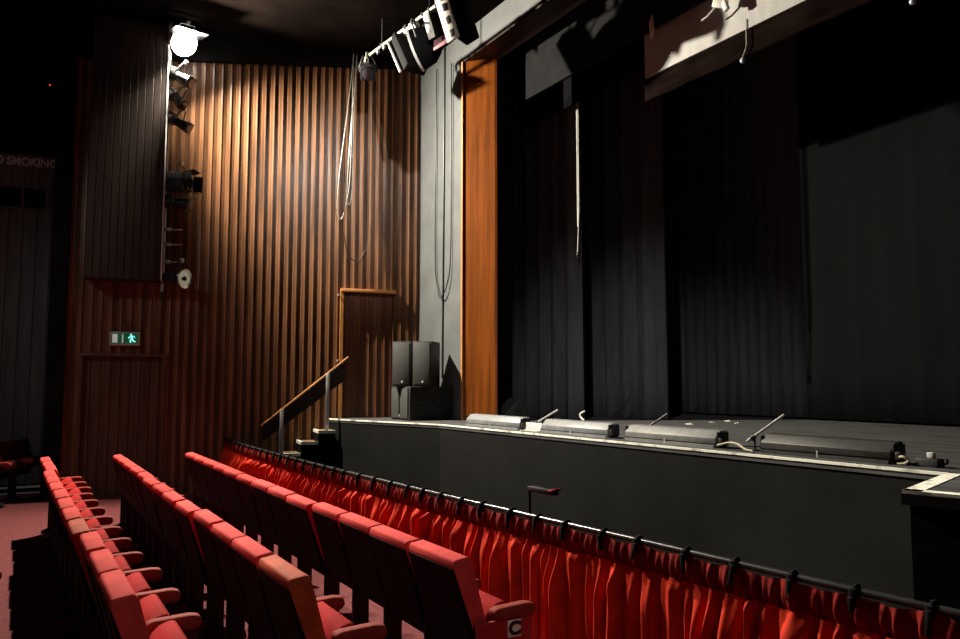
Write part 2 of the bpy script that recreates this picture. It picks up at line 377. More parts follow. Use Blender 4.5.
def bar_pelmet(name, label, cat, x0, x1, y, z0, z1, m, th=.06, dy=0):
    mb = MB(); mb.box(((x0 + x1) / 2, y, (z0 + z1) / 2), (x1 - x0, th, z1 - z0), (0, 0, math.atan2(dy, x1 - x0)), .004)
    o = mb.build(name, m); rebase(o, ((x0 + x1) / 2, y, z0)); return tag(o, label, cat)
bar_pelmet('pelmet_board', 'flat grey pelmet board hanging behind the proscenium header', 'pelmet', -9.80, 3.0, 6.62, 6.06, 10.04, 'pelmet', .05)
o = bar_pelmet('border_beam', 'white painted boarded beam across the stage with lantern shadows on it', 'beam', -7.25, 3.0, 6.76, 5.54, 10.04, 'white_beam', .10)
sheet('brown_valance', 'rumpled brown cloth valance hanging below the white beam', 'pelmet', -7.28, 3.0, 6.75, 6.75, 5.25, 5.535, 'brown_cloth', .010, .9, seedv=12, top_amp=1)
sheet('border_cloth', 'black border cloth hanging behind the grey pelmet board, left of the white beam', 'pelmet', -11.0, -7.35, 7.26, 7.26, 6.0, 10.03, 'pelmet_black', .006, .5, seedv=14, top_amp=1)  # black sheet put where the beam's left part lies in shade

# ------------------------------------------------------------------ theatre seats
SW = 0.52
def seat_parts(t, armL=True, armR=False, plaque=False, plush='plush'):
    w = SW - .03
    # backrest: leaning padded slab (rear face towards the rear of the hall)
    mb = MB(); mb.prism_x([(-.040, .838), (.040, .85), (.060, .82), (.155, .47), (.135, .425), (.088, .43), (-.046, .80)], -w / 2, w / 2, .012, 3)
    mb.build('backrest', plush, t)
    mb = MB(); mb.prism_x([(-.036, .800), (-.047, .796), (.075, .37), (.09, .34), (.115, .38)], -w / 2 + .004, w / 2 - .004, .003, 1)
    mb.build('back_panel', 'shell', t)['label'] = 'black rear shell of the backrest'
    mb = MB(); mb.prism_x([(.150, .46), (.155, .55), (.20, .595), (.255, .612), (.275, .597), (.285, .55), (.275, .47), (.21, .44)], -w / 2 + .035, w / 2 - .035, .018, 3)
    mb.build('seat_cushion', 'plush_dark' if plush == 'plush_dark' else 'cushion', t)
    def side(s, end=False):
        x = s * SW / 2
        mb = MB(); mb.prism_x([(.155, .555), (.15, .59), (.18, .602), (.34, .608), (.385, .60), (.395, .565), (.375, .54), (.17, .538)], x - .034, x + .034, .014, 3)
        mb.build('armrest', 'arm', t)
        mb = MB(); mb.box((x, .115, .27), (.024, .11, .53), (0, 0, 0), .004)
        mb.prism_x([(.0, 0), (.0, .03), (.12, .075), (.30, .05), (.32, 0)], x - .025, x + .025, .004)
        mb.prism_x([(.12, .42), (.30, .535), (.12, .535)], x - .012, x + .012)
        mb.build('leg', 'iron', t)
    if armL: side(-1)
    if armR: side(1)
    if plaque:
        x = SW / 2
        mb = MB(); mb.prism_x([(.05, .545), (.365, .545), (.36, .12), (.10, .12)], x + .008, x + .028, .004, 1)
        e = mb.build('side_panel', 'end', t)
        if plaque == 'C':
            mb = MB(); mb.box((x + .0305, .262, .499), (.006, .075, .08), (0, 0, 0), .003)
            p = mb.build('plaque', 'white', e); p['label'] = 'white plaque with black letter C'
            me = text_mesh('C', .085, .002, 'letter'); me.materials.append(M['black'])
            for v in me.vertices: v.co.x *= 1.15
            me.transform(Matrix.Rotation(PI / 2, 4, 'Z') @ Matrix.Rotation(PI / 2, 4, 'X'))
            o = bpy.data.objects.new('letter', me); COL.objects.link(o); o.parent = e; o.location = (x + .035, .262, .499)

ORD = ['nearest', 'second', 'third', 'fourth', 'fifth', 'sixth', 'seventh', 'eighth', 'ninth', 'tenth', 'eleventh', 'twelfth', 'thirteenth']
rows = [('beside the pit curtain', -3.25, 1.80, -9.90, 1.785, 'seats in the row beside the pit curtain'),
        ('in the middle row', -3.30, 1.05, -10.08, 1.005, 'seats in the middle row'),
        ('in the row farthest from the stage', -3.34, .37, -10.12, .265, 'seats in the row farthest from the stage')]
proto = {}
for r, (where, xn, yn, xf, yf, grp) in enumerate(rows):
    for i in range(13):
        f_ = (i + .5) / 13
        x = xn + (xf - xn) * f_; y = yn + (yf - yn) * f_
        jit = random.Random(r * 50 + i)
        if r == 0: y += .02 if i < 4 else (-.008 if i < 9 else .0)
        elif r == 1: y += .012 if i < 4 else (-.012 if i < 8 else .008)
        else: y += .018 if i < 3 else (-.015 if i < 10 else .012)
        y += jit.uniform(-.004, .004); zz = jit.uniform(-.006, .004)
        worn = (r == 1 and i == 0) or (r == 2 and i == 3)
        key = ('near' + str(r)) if i == 0 else ('far' if i == 12 else ('worn' if worn else 'std'))
        if i == 0: desc = {0: 'red theatre seat with white C plaque, at the end of the row beside the curtain',
                           1: 'worn orange-red theatre seat at the near end of the middle row',
                           2: 'red plush theatre seat at the near end of the row farthest from the stage'}[r]
        elif worn: desc = 'theatre seat with a worn orange-red back top, fourth from the near end of its row'
        else: desc = ('red plush theatre seat, %s from the near end %s' % (ORD[i], where)) if i < 12 else 'red plush theatre seat at the far wall end ' + where
        if key in proto:
            t = dup(proto[key], (x, y, min(zz, 0)), desc); t['group'] = grp
        else:
            t = thing('theatre_seat', desc, 'seat', (x, y, min(zz, 0)), (0, 0, 0), grp)
            seat_parts(t, True, i == 0, ('C' if r == 0 else 'plain') if i == 0 else False, 'plush_worn' if worn else 'plush')
            proto[key] = t
# one seat of the row behind, its arm tip poking into the frame; seats across the cross aisle have shade in their colour
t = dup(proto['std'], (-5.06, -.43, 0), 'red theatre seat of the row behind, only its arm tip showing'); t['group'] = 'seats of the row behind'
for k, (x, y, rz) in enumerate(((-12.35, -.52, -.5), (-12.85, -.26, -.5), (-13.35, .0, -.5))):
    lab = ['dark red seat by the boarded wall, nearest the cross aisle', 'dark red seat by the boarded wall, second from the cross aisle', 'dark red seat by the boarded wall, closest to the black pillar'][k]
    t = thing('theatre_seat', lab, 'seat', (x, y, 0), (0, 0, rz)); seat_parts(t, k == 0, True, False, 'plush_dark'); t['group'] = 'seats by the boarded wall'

# ------------------------------------------------------------------ pit rail and curtain
RZ = .85
def cum(P):
    s = [0]
    for a, b_ in zip(P[:-1], P[1:]): s.append(s[-1] + (b_ - a).length)
    return s
RS = cum(RC); RLEN = RS[-1]
def rail_at(s):
    s = max(0, min(RLEN - 1e-6, s))
    for i in range(len(RS) - 1):
        if RS[i + 1] >= s:
            f_ = (s - RS[i]) / (RS[i + 1] - RS[i]); p = RC[i].lerp(RC[i + 1], f_); d = (RC[i + 1] - RC[i]).normalized(); return p, d
rail = thing('pit_rail', 'black pit rail curving along the top of the red curtain', 'rail', (rail_pts[3][0], rail_pts[3][1], 0))
bx_, by_ = rail_pts[3]
mb = MB(); mb.tube([(p.x - bx_, p.y - by_, RZ - .016) for p in RC], .016, 10); mb.build('handrail', 'rail', rail)
s = .08
while s < RLEN:
    p, d = rail_at(s); q = MB(); q.tube([(p.x - bx_, p.y - by_ + .03, 0), (p.x - bx_, p.y - by_ + .03, RZ - .03)], .018, 8); q.box((p.x - bx_, p.y - by_ + .03, .006), (.1, .1, .012)); q.build('post', 'iron', rail); s += 1.5
cur = thing('pit_curtain', 'gathered red velvet curtain tied along the pit rail', 'curtain', (bx_, by_, 0))
rnd = random.Random(21)
ties = []; s = .12
while s < RLEN - .05: ties.append(s); s += rnd.uniform(.25, .34)
# fold positions with irregular spacing
folds = []; s = 0
while s < RLEN + .3: folds.append(s); s += rnd.choice([.055, .07, .08, .095, .115, .13, .16]) * rnd.uniform(.9, 1.1)
fa = [rnd.uniform(.45, 1.3) for _ in folds]; fl = [rnd.uniform(-.03, .03) for _ in folds]; fsh = [rnd.uniform(.40, .66) for _ in folds]
fp = [rnd.uniform(.03, .26) for _ in folds]; fr_ = [rnd.uniform(0, 6) for _ in folds]
def fold_at(s):
    lo, hi = 0, len(folds) - 1
    while hi - lo > 1:
        m_ = (lo + hi) // 2
        if folds[m_] <= s: lo = m_
        else: hi = m_
    return lo
def fold_off(s, z):                 # outward offset of the cloth in units of the pleat depth
    lo = fold_at(s); a, b_ = folds[lo], folds[lo + 1]; u = (s - a) / (b_ - a)
    sh = min(.78, max(.22, fsh[lo] + fl[lo] * (.7 - z) * 4 + .05 * math.sin(z * 5 + fr_[lo])))
    x = (u / sh) if u < sh else (1 - u) / (1 - sh)
    w = 1 - (1 - x) ** 1.6
    k = min(1, max(0, (.705 - z) / fp[lo])); k = k * k * (3 - 2 * k)
    return fa[lo] * w * (.22 + .78 * k)
NS = int(RLEN / .0085)
def gather(name, zlist, m, header):
    mb = MB(); vs = []
    P = [rail_at(RLEN * i / NS) for i in range(NS + 1)]
    for z in zlist:
        for i in range(NS + 1):
            s = RLEN * i / NS; p, d = P[i]; n_ = Vector((d.y, -d.x))
            sag = 0
            if header:
                env = math.sin(PI * min(1, max(0, (z - .69) / .135)))
                o_ = .020 * fold_off(s, .60) + .020 * env * (.6 + .5 * math.sin(s * 67 + 1.3 * math.sin(s * 9)) + .4 * math.sin(s * 128 + 2))
                for a_, b_ in zip(ties[:-1], ties[1:]):
                    if a_ <= s <= b_: sag = .012 * math.sin(PI * (s - a_) / (b_ - a_)); break
                sag *= max(0, (z - .69) / .1)
            else:
                o_ = .088 * fold_off(s, z) + .004 * math.sin(s * 31 + z * 7) + .005 * math.sin(s * 97 + 4 * math.sin(z * 3 + s * 2))
            q = p + n_ * (.008 + o_)
            vs.append((q.x - bx_, q.y - by_, z - sag))
    n1 = NS + 1
    mb.faces(vs, [(k * n1 + i, k * n1 + i + 1, (k + 1) * n1 + i + 1, (k + 1) * n1 + i) for k in range(len(zlist) - 1) for i in range(NS)])
    return mb.build(name, m, cur, angle=80)
gather('pleats', [0.03, .14, .25, .34, .42, .48, .53, .57, .60, .63, .655, .675, .695], 'velvet', False)
h = gather('header_band', [.690, .705, .72, .74, .76, .79, .826], 'velvet_dark', True); h['label'] = 'gathered band along the curtain top'
for s in ties:
    p, d = rail_at(s); n_ = Vector((d.y, -d.x))
    mb = MB(); a = math.atan2(d.y, d.x)
    c = Vector((p.x - bx_, p.y - by_, 0))
    ring = [(c.x + n_.x * .024 * math.cos(q), c.y + n_.y * .024 * math.cos(q), RZ - .016 + .023 * math.sin(q)) for q in [k * 2 * PI / 10 for k in range(11)]]
    mb.tube(ring, .008, 6)
    f_ = c + Vector((n_.x, n_.y, 0)) * .042
    mb.box((f_.x, f_.y, .785), (.022, .016, rnd.uniform(.06, .11)), (rnd.uniform(-.1, .1), rnd.uniform(-.25, .25), a), .004)
    mb.box((c.x + n_.x * .03, c.y + n_.y * .03, RZ - .025), (.03, .02, .05), (0, 0, a), .006)
    mb.build('tie_strap', 'black_rough', cur)

# music stand lamp rising above the rail
t = thing('stand_light', 'small black clip lamp with red tip standing above the pit rail', 'lamp', (-4.33, 2.93, -.60))
mb = MB(); mb.tube([(0, 0, .02), (0, 0, 1.56), (.01, 0, 1.585), (.03, 0, 1.59)], .010, 8); mb.box((0, 0, .01), (.3, .3, .02), (0, 0, 0), .004); mb.build('stem', 'black', t)
mb = MB(); mb.box((.15, .0, 1.577), (.26, .055, .032), (0, .02, .10), .008); mb.build('lamp_head', 'black', t)
mb = MB(); mb.box((.268, .012, 1.592), (.07, .058, .012), (0, -.25, .10), .003); mb.build('tip', 'red_end', t)['label'] = 'pinkish red tip'

# ------------------------------------------------------------------ stage steps and handrail
t = thing('stage_steps', 'short black steps with white nosings climbing to the stage wing', 'steps', (-12.06, 4.36, 0), (0, 0, WANG - PI / 2))
for k in range(1, 6):
    z = SZ - .17 * k; y1 = -.265 * (k - 1); y0 = y1 - .265
    xo = -.04 * k
    mb = MB(); mb.box((xo * .2, (y0 + y1) / 2, z / 2 - .02), (.52, .262, z - .045)); mb.build('step', 'black_wall', t, smooth=False)
    mb = MB(); mb.box((xo * .2, (y0 + y1) / 2 + .02, z - .02), (.50, .22, .036)); mb.build('tread', 'tan', t, smooth=False)
    mb = MB(); mb.box((xo * .2, y0 + .018, z - .016), (.53, .036, .046)); mb.box((xo * .2 + .258, (y0 + y1) / 2, z - .016), (.03, .26, .046)); mb.build('nosing', 'white_edge', t, smooth=False)
t = thing('stair_handrail', 'sloping stair handrail on two pale square posts with dark infill', 'handrail', (-11.90, 4.21, 0))
slope = (1.82 - 1.26) / (4.21 - 3.485)
def hz(y): return 1.83 + (y) * slope
mb = MB(); mb.box((0, 0, (.86 + 1.83) / 2), (.05, .05, .97), (0, 0, 0), .004); mb.build('post', 'pale', t)
mb = MB(); mb.box((0, -.725, (.36 + 1.27) / 2), (.05, .05, .91), (0, 0, 0), .004); mb.build('post', 'pale', t)
mb = MB(); mb.tube([(-.005, .34, hz(.34)), (-.005, -1.03, hz(-1.03))], .013, 8); mb.build('rail', 'wood_edge', t)
mb = MB(); mb.prism_x([(.30, hz(.30) - .03), (-1.0, hz(-1.0) - .03), (-1.0, hz(-1.0) - .26), (.30, hz(.30) - .34)], -.035, -.02); mb.build('infill_panel', 'wood_dark', t)

# ------------------------------------------------------------------ loudspeakers
def cabinet(name, label, loc, rz, w, d, h, handles=False, split=1):
    t = thing(name, label, 'loudspeaker', loc, (0, 0, rz), 'loudspeakers at the proscenium')
    mb = MB(); mb.box((0, d / 2, h / 2), (w, d, h), (0, 0, 0), .012); mb.build('cabinet', 'speaker', t)
    g = MB()
    for k in range(split):
        ww = (w - .05) / split; cx = -w / 2 + .025 + ww * (k + .5)
        g.box((cx, -.006, h / 2), (ww - (.05 if split > 1 else .0), .03, h - .06), (0, 0, 0), .008)
    g.build('grille', 'grille', t)
    if handles:
        for q in (.30, .68):
            mb = MB(); mb.box((w / 2 + .002, d * q, h * .58), (.012, d * .14, h * .16), (0, 0, 0), .003); mb.box((w / 2 + .002, d * q, h * .40), (.012, d * .14, h * .07), (0, 0, 0), .003); mb.build('handle', 'black', t)
        mb = MB(); mb.box((w / 2 + .004, d * .5, h * .12), (.01, d * .9, .02)); mb.build('skid', 'black', t)
    mb = MB(); mb.box((.02, -.024, .07), (.03, .008, .035), (0, 0, 0), .002); mb.build('badge', 'pale', t)
    return t
cabinet('subwoofer', 'low wide black loudspeaker on the stage, under the two upright cabinets', (-11.20, 5.15, SZ + .001), 0, .70, .74, .52, True, 2)
cabinet('speaker_cabinet', 'upright black loudspeaker standing on the low cabinet, nearer the grey wall corner', (-11.10, 5.12, SZ + .522), math.radians(45), .315, .44, .70)
cabinet('speaker_cabinet', 'upright black loudspeaker standing on the low cabinet, nearer the orange timber column', (-10.865, 5.355, SZ + .522), math.radians(45), .315, .44, .70)
t = thing('wedge_monitor', 'small black wedge stage monitor in front of the drape beside the timber column', 'loudspeaker', (-10.42, 6.72, SZ), (0, 0, -.25))
mb = MB(); mb.prism_x([(-.17, 0), (-.20, .10), (.02, .33), (.10, .34), (.20, .16), (.20, 0)], -.25, .25, .01); mb.build('cabinet', 'speaker', t)
mb = MB(); mb.prism_x([(-.195, .115), (.01, .325), (.02, .335), (-.205, .105)], -.22, .22); mb.build('grille', 'grille', t)
mb = MB(); mb.prism_x([(.02 + .05 * math.cos(q), .15 + .05 * math.sin(q)) for q in [k * PI / 8 for k in range(16)]], .249, .256); mb.build('handle', 'black', t)

# ------------------------------------------------------------------ footlights along the stage edge
foot = [(-9.31, -8.00, 'foot_silver', 'silver footlight batten, first from the timber column'), (-7.53, -6.35, 'foot_silver', 'pale grey footlight batten, second from the timber column'),
        (-6.07, -4.89, 'foot_grey', 'grey footlight batten, third from the timber column'), (-4.40, -3.29, 'foot_dark', 'dark footlight batten near the thrust corner, fourth from the timber column')]
for x0, x1, m, lab in foot:
    cx = (x0 + x1) / 2; w = x1 - x0
    t = thing('footlight_batten', lab, 'footlight', (cx, 5.27, SZ), (0, 0, 0), 'footlight battens along the stage edge')
    mb = MB(); mb.prism_x([(.0, .035), (-.005, .085), (.06, .150), (.15, .155), (.17, .035)], -w / 2, w / 2, .004); mb.build('housing', m, t)
    mb = MB(); mb.prism_x([(-.02, .0), (-.02, .025), (.15, .034), (.15, 0)], -w / 2 + .01, w / 2 - .01); mb.build('base', m, t)
    for s in (-1, 1):
        mb = MB(); mb.box((s * (w / 2 + .010), .08, .078), (.016, .14, .12), (0, 0, 0), .004); mb.build('end_cap', 'black', t)
    mb = MB(); mb.box((w / 2 + .045, .03, .06), (.045, .05, .06), (0, 0, 0), .008); mb.build('connector', 'black', t)
    mb = MB(); mb.box((-.02, -.015, .03), (.012, .012, .05)); mb.build('screw', 'pale', t)
t = thing('metal_plate', 'pale metal plate lying between the first and second footlights', 'plate', (-7.77, 5.30, SZ))
mb = MB(); mb.box((0, .02, .05), (.34, .02, .10), (-.35, 0, 0), .003); mb.box((0, .0, .004), (.36, .12, .008), (0, 0, 0), .002); rebase_o = mb.build('plate', 'pale', t)
def mic(x, y, label, m, tape=False, tilt=.42, L_=.46):
    t = thing('stage_microphone', label, 'microphone', (x, y, SZ), (0, 0, 0), 'stick microphones at the stage edge')
    mb = MB(); mb.lathe_y([(0, .05), (.008, .05), (.014, .012)], n=16); mb.bm.transform(Matrix.Rotation(PI / 2, 4, 'X')); mb.tube([(0, 0, .01), (0, 0, .11)], .008, 8); mb.build('stand', 'black', t)
    d = Vector((math.cos(tilt), .12, math.sin(tilt))).normalized(); a = Vector((-.07, -.01, .075)); b_ = a + d * L_
    mb = MB(); mb.tube([a, a + d * .12, a + d * .125, b_ - d * .01, b_], [.013, .013, .011, .011, .008], 10); mb.build('barrel', m, t)
    mb = MB(); mb.tube([a + d * .05, a + d * .09], .02, 10); mb.box(tuple(a + d * .07 + Vector((0, 0, -.02))), (.02, .02, .03)); mb.build('clip', 'black', t)
    if tape:
        mb = MB(); mb.box((-.075, -.02, .085), (.07, .03, .03), (.1, .2, 0), .006); mb.box((-.055, -.025, .045), (.028, .012, .085), (0, -.3, 0), .004); mb.build('tape', 'blue', t)['label'] = 'blue tape strip'
mic(-7.74, 5.36, 'silver stick microphone tilted up between the first and second footlights', 'pale')
mic(-6.02, 5.50, 'black stick microphone with blue tape beside the third footlight', 'black', True, .5, .40)
mic(-4.54, 5.36, 'silver stick microphone tilted up between the third and fourth footlights', 'pale', False, .6, .42)
t = thing('junction_box', 'small grey junction box with a white plug near the stage corner', 'box', (-3.07, 5.36, SZ))
mb = MB(); mb.box((0, 0, .03), (.15, .09, .055), (0, 0, 0), .005); mb.build('case', 'foot_dark', t)
mb = MB(); mb.box((.01, .0, .078), (.045, .04, .04), (0, 0, 0), .006); mb.build('plug', 'white', t)
mb = MB(); mb.tube([(.085, 0, .03), (.11, 0, .03), (.115, 0, .06)], .012, 8); mb.build('connector', 'black', t)
def cable(name, label, pts, r, m, cat='cable', group=None):
    P = [Vector(p) for p in pts]; out = []
    for i in range(len(P) - 1):
        p0, p1, p2, p3 = P[max(i - 1, 0)], P[i], P[i + 1], P[min(i + 2, len(P) - 1)]
        for k in range(8):
            q = k / 8; out.append(.5 * ((2 * p1) + (p2 - p0) * q + (2 * p0 - 5 * p1 + 4 * p2 - p3) * q * q + (3 * p1 - p0 - 3 * p2 + p3) * q ** 3))
    out.append(P[-1])
    mb = MB(); mb.tube(out, r, 8); o = mb.build(name, m); rebase(o, tuple(P[0])); return tag(o, label, cat, group)
cable('stage_cable', 'cream cable arching between the third and fourth footlights', [(-4.84, 5.24, SZ + .03), (-4.72, 5.25, SZ + .06), (-4.62, 5.24, SZ + .055), (-4.52, 5.22, SZ + .02), (-4.43, 5.21, SZ + .012)], .009, 'cable_pale')
cable('stage_cable', 'short cream cable loop at the end of the fourth footlight', [(-3.235, 5.28, SZ + .055), (-3.20, 5.27, SZ + .06), (-3.17, 5.28, SZ + .035), (-3.20, 5.27, SZ + .012), (-3.24, 5.26, SZ + .01)], .009, 'cable_pale')
cable('stage_cable', 'thin black cable lying on the stage behind the third footlight', [(-4.88, 5.6, SZ + .006), (-4.6, 5.75, SZ + .006), (-4.4, 5.62, SZ + .006), (-4.1, 5.7, SZ + .006)], .006, 'black')
for i, (x, y, s_, rz, lab) in enumerate(((-7.93, 8.05, .07, .3, 'scrap of white paper on the stage floor, nearest the footlights'), (-8.15, 8.72, .05, .9, 'scrap of white paper on the stage floor, second from the footlights'),
                                   (-8.28, 9.2, .06, .1, 'scrap of white paper on the stage floor, closest to the backcloth'), (-7.75, 8.8, .05, 1.3, 'scrap of white paper on the stage floor, farthest along toward the thrust'))):
    mb = MB(); mb.box((0, 0, .004), (s_ * 1.5, s_, .006), (.05, .08, rz), .001); mb.box((s_ * .3, 0, .012), (s_ * .5, s_ * .7, .004), (.1, .5, rz))
    o = mb.build('paper_scrap', 'paper'); o.location = (x, y, SZ); tag(o, lab, 'paper', 'paper scraps on the stage floor')
cable('white_hook', 'small white curved hook on the floor at the edge of the first drape', [(-9.46, 7.42, SZ + .15), (-9.54, 7.40, SZ + .11), (-9.54, 7.40, SZ + .06), (-9.47, 7.41, SZ + .012)], .014, 'white', 'hook')
cable('leaning_stick', 'thin dark stick leaning against the second drape', [(-9.4, 7.8, SZ + .02), (-9.42, 8.1, SZ + .16), (-9.40, 8.25, SZ + .34)], .010, 'black', 'stick')
t = thing('hanging_cable', 'pale hanging cable pair at the edge of the first black drape', 'cable', (-9.56, 7.42, 3.56))
mb = MB(); mb.tube([(-.02, 0, .55), (-.02, 0, 3.4)], .012, 8); mb.build('strand', 'pale', t)
mb = MB(); mb.tube([(-.035, 0, .15), (.01, 0, .8), (.015, 0, 3.4)], .009, 8); mb.build('strand', 'pale', t)
mb = MB(); mb.lathe_y([(0, .01), (.02, .02), (.07, .02), (.09, .008)], n=10); mb.bm.transform(Matrix.Rotation(PI / 2, 4, 'X')); mb.bm.transform(Matrix.Translation((-.035, 0, .06))); mb.build('weight', 'black', t)

# ------------------------------------------------------------------ exit sign
t = thing('exit_sign', 'small lit green running-man exit sign above the side door', 'sign', wp(.80, .045, 2.235), (0, 0, WANG))
mb = MB(); mb.box((0, .0, .105), (.42, .06, .21), (0, 0, 0), .008); mb.build('housing', 'sign_frame', t)
mb = MB(); mb.box((0, -.0295, .108), (.37, .008, .155), (0, 0, 0), .002); mb.build('face_panel', 'exit_green', t)
mb = MB(); mb.box((-.135, -.036, .108), (.07, .006, .13)); mb.box((-.03, -.036, .108), (.018, .006, .13)); o = mb.build('door_symbol', 'exit_white', t); o['label'] = 'white door and bar symbol'
def limb(mb, pts, r): mb.tube([(x, -.036, z) for x, z in pts], r, 6)
mb = MB(); mb.lathe_y([(-.004, .013), (.004, .013)], (.085, -.036, .166), 12)
limb(mb, [(.088, .148), (.098, .105)], .016); limb(mb, [(.088, .145), (.058, .128), (.052, .105)], .007); limb(mb, [(.092, .145), (.125, .142), (.138, .118)], .007)
limb(mb, [(.098, .10), (.075, .078), (.082, .045)], .010); limb(mb, [(.10, .10), (.12, .068), (.148, .062)], .010)
mb.bm.transform(Matrix.Diagonal((1, 1, 1, 1))); o = mb.build('running_man', 'exit_man', t); o['label'] = 'glowing pale green running figure'
mb = MB(); mb.tube([(0.02, .0, .21), (.03, -.005, .30), (-.01, -.005, .36), (-.05, -.0, .33)], .006, 6); mb.build('flex', 'black', t)

# ------------------------------------------------------------------ timber lighting box on the side wall
BA = Vector((-12.573, .74, 0)); BB = Vector((-12.402, 1.775, 0)); BT = (BB - BA).normalized(); bang = math.atan2(BT.y, BT.x); BLn = (BB - BA).length
t = thing('lighting_box', 'tall dark timber-boarded box on the side wall shielding a ladder of lanterns', 'box', (BA.x, BA.y, 3.2), (0, 0, bang))
H_ = 3.95
mb = MB(); mb.box((BLn / 2, .02, H_ / 2), (BLn, .03, H_))
k = 0
while .012 + k * .106 < BLn - .05:
    mb.box((.055 + k * .106, .002, H_ / 2), (.098, .012, H_ - .01), (0, 0, 0), .003, 1); k += 1
mb.build('front_panel', 'wood_dark', t)
mb = MB(); mb.box((.015, .19, H_ / 2), (.03, .30, H_)); mb.build('side_panel', 'wood_dark', t)
mb = MB(); mb.box((BLn / 2, .19, .015), (BLn - .06, .30, .03)); mb.build('bottom_panel', 'wood_dark', t)
mb = MB(); mb.box((BLn - .008, .015, H_ / 2), (.022, .05, H_), (0, 0, 0), .003); mb.build('edge_trim', 'pale', t)
# vertical pipe inside its open edge
t = thing('boom_pipe', 'vertical pipe with clamps along the open edge of the timber box', 'pipe', (-12.50, 1.80, 3.05))
mb = MB(); mb.tube([(0, 0, 0), (0, 0, 4.2)], .024, 10); mb.build('pipe', 'steel', t)
for z in (.45, .72, .95):
    mb = MB(); mb.box((.02, .05, z), (.06, .09, .05), (0, 0, .2), .008); mb.tube([(.02, .1, z), (.05, .26, z + .01)], .012, 8); mb.build('clamp', 'steel', t)

def yoke(t, r, m='black', mid=0.0, h=.12):
    mb = MB(); mb.tube([(-r - .02, mid, 0), (-r - .02, mid, r * .7), (-r * .6, mid, r + h), (r * .6, mid, r + h), (r + .02, mid, r * .7), (r + .02, mid, 0)], .012, 6); mb.build('yoke', m, t)
    mb = MB(); mb.box((0, mid, r + h + .03), (.05, .05, .07), (0, 0, 0), .008); mb.build('clamp', 'steel', t)
def profile(label, loc, d, L_=.5, r=.085, group=None, top=None):
    t = thing('profile_lantern', label, 'lantern', loc, aim(d), group)
    mb = MB(); mb.lathe_y([(-L_ * .5, r * .75), (-L_ * .46, r * 1.1), (-L_ * .15, r * 1.15), (-L_ * .12, r * .85), (L_ * .15, r * .85), (L_ * .17, r), (L_ * .47, r), (L_ * .5, r * .92)]); mb.build('housing', 'black', t)
    mb = MB(); mb.lathe_y([(L_ * .495, r * .8), (L_ * .505, r * .75)]); mb.build('lens', 'lens', t)
    mb = MB(); mb.box((0, L_ * .46, 0), (r * 2.3, .012, r * 2.3), (0, 0, 0), .003); mb.build('gel_frame', top or 'black', t)
    mb = MB(); mb.box((0, -L_ * .3, r * 1.1), (r * .9, L_ * .3, .03), (0, 0, 0), .004); mb.build('top_vent', 'pale' if top else 'black', t)
    yoke(t, r * 1.1); return t
def fresnel(label, loc, d, s=.26, doors=True, group=None, name='fresnel_lantern'):
    t = thing(name, label, 'lantern', loc, aim(d), group)
    mb = MB(); mb.box((0, -.02, 0), (s, s * 1.05, s), (0, 0, 0), .02); mb.lathe_y([(s * .45, s * .46), (s * .56, s * .46)]); mb.build('housing', 'black', t)
    mb = MB(); mb.lathe_y([(s * .555, s * .40), (s * .575, s * .36)]); mb.build('lens', 'lens', t)
    if doors:
        for k in range(4):
            a = k * PI / 2; mb = MB(); mb.box((0, s * .78, s * .56), (s * .9, s * .5, .006), (.28, 0, 0), .001); mb.bm.transform(Matrix.Rotation(a, 4, 'Y')); mb.build('barn_door', 'black', t)
    yoke(t, s * .5); return t
BG = 'lanterns on the timber box'
profile('black profile lantern just below the lit floodlight', (-12.40, 1.92, 6.37), (.55, .65, -.45), .50, .085, BG, 'black')
profile('short black lantern second below the lit floodlight', (-12.42, 1.90, 6.03), (.5, .5, -.65), .36, .075, BG, 'black')
profile('black profile lantern third below the lit floodlight', (-12.41, 1.93, 5.66), (.6, .7, -.5), .46, .075, BG)
fresnel('black lantern with open barn doors halfway down the timber box', (-12.36, 1.98, 4.72), (.62, .78, -.03), .27, True, BG)
profile('black lantern tucked directly beneath the barn-door lantern', (-12.40, 1.96, 4.40), (.6, .8, -.12), .44, .085, BG)
t = thing('reflector_lantern', 'round silver-fronted lantern at the foot of the timber box', 'lantern', (-12.30, 2.02, 3.24), aim((.80, .60, -.08)), BG)
mb = MB(); mb.lathe_y([(-.36, .06), (-.34, .085), (-.12, .09), (.02, .13), (.06, .15), (.075, .15), (.075, .142)]); mb.build('housing', 'black', t)
mb = MB(); mb.lathe_y([(.065, .02), (.07, .09), (.088, .14), (.092, .147), (.08, .15)], n=28); mb.build('reflector', 'silver', t)
mb = MB(); mb.lathe_y([(.08, .035), (.10, .03), (.11, .015)]); mb.build('bulb_cap', 'black', t)
yoke(t, .12)

# lit floodlight at the top of the box
LP = Vector((-12.37, 1.975, 6.905)); LD = Vector((.80, .14, -.52)).normalized()
t = thing('floodlight', 'glaring lit floodlight at the top of the timber box', 'lantern', tuple(LP), aim(LD), BG)
mb = MB(); mb.lathe_y([(-.22, .05), (-.20, .10), (-.08, .17), (-.03, .195), (0.0, .195), (0.0, .185), (-.03, .175)], n=24); mb.build('housing', 'black', t)
mb = MB(); mb.lathe_y([(-.02, .178), (.01, .192), (.035, .175), (.06, .12), (.07, .05)], n=28); mb.build('lens', 'lit_lens', t)['label'] = 'blazing white lens'
mb = MB(); mb.box((0, .12, .19), (.50, .34, .006), (.50, 0, 0), .001); mb.build('barn_door', 'black', t)
yoke(t, .17)

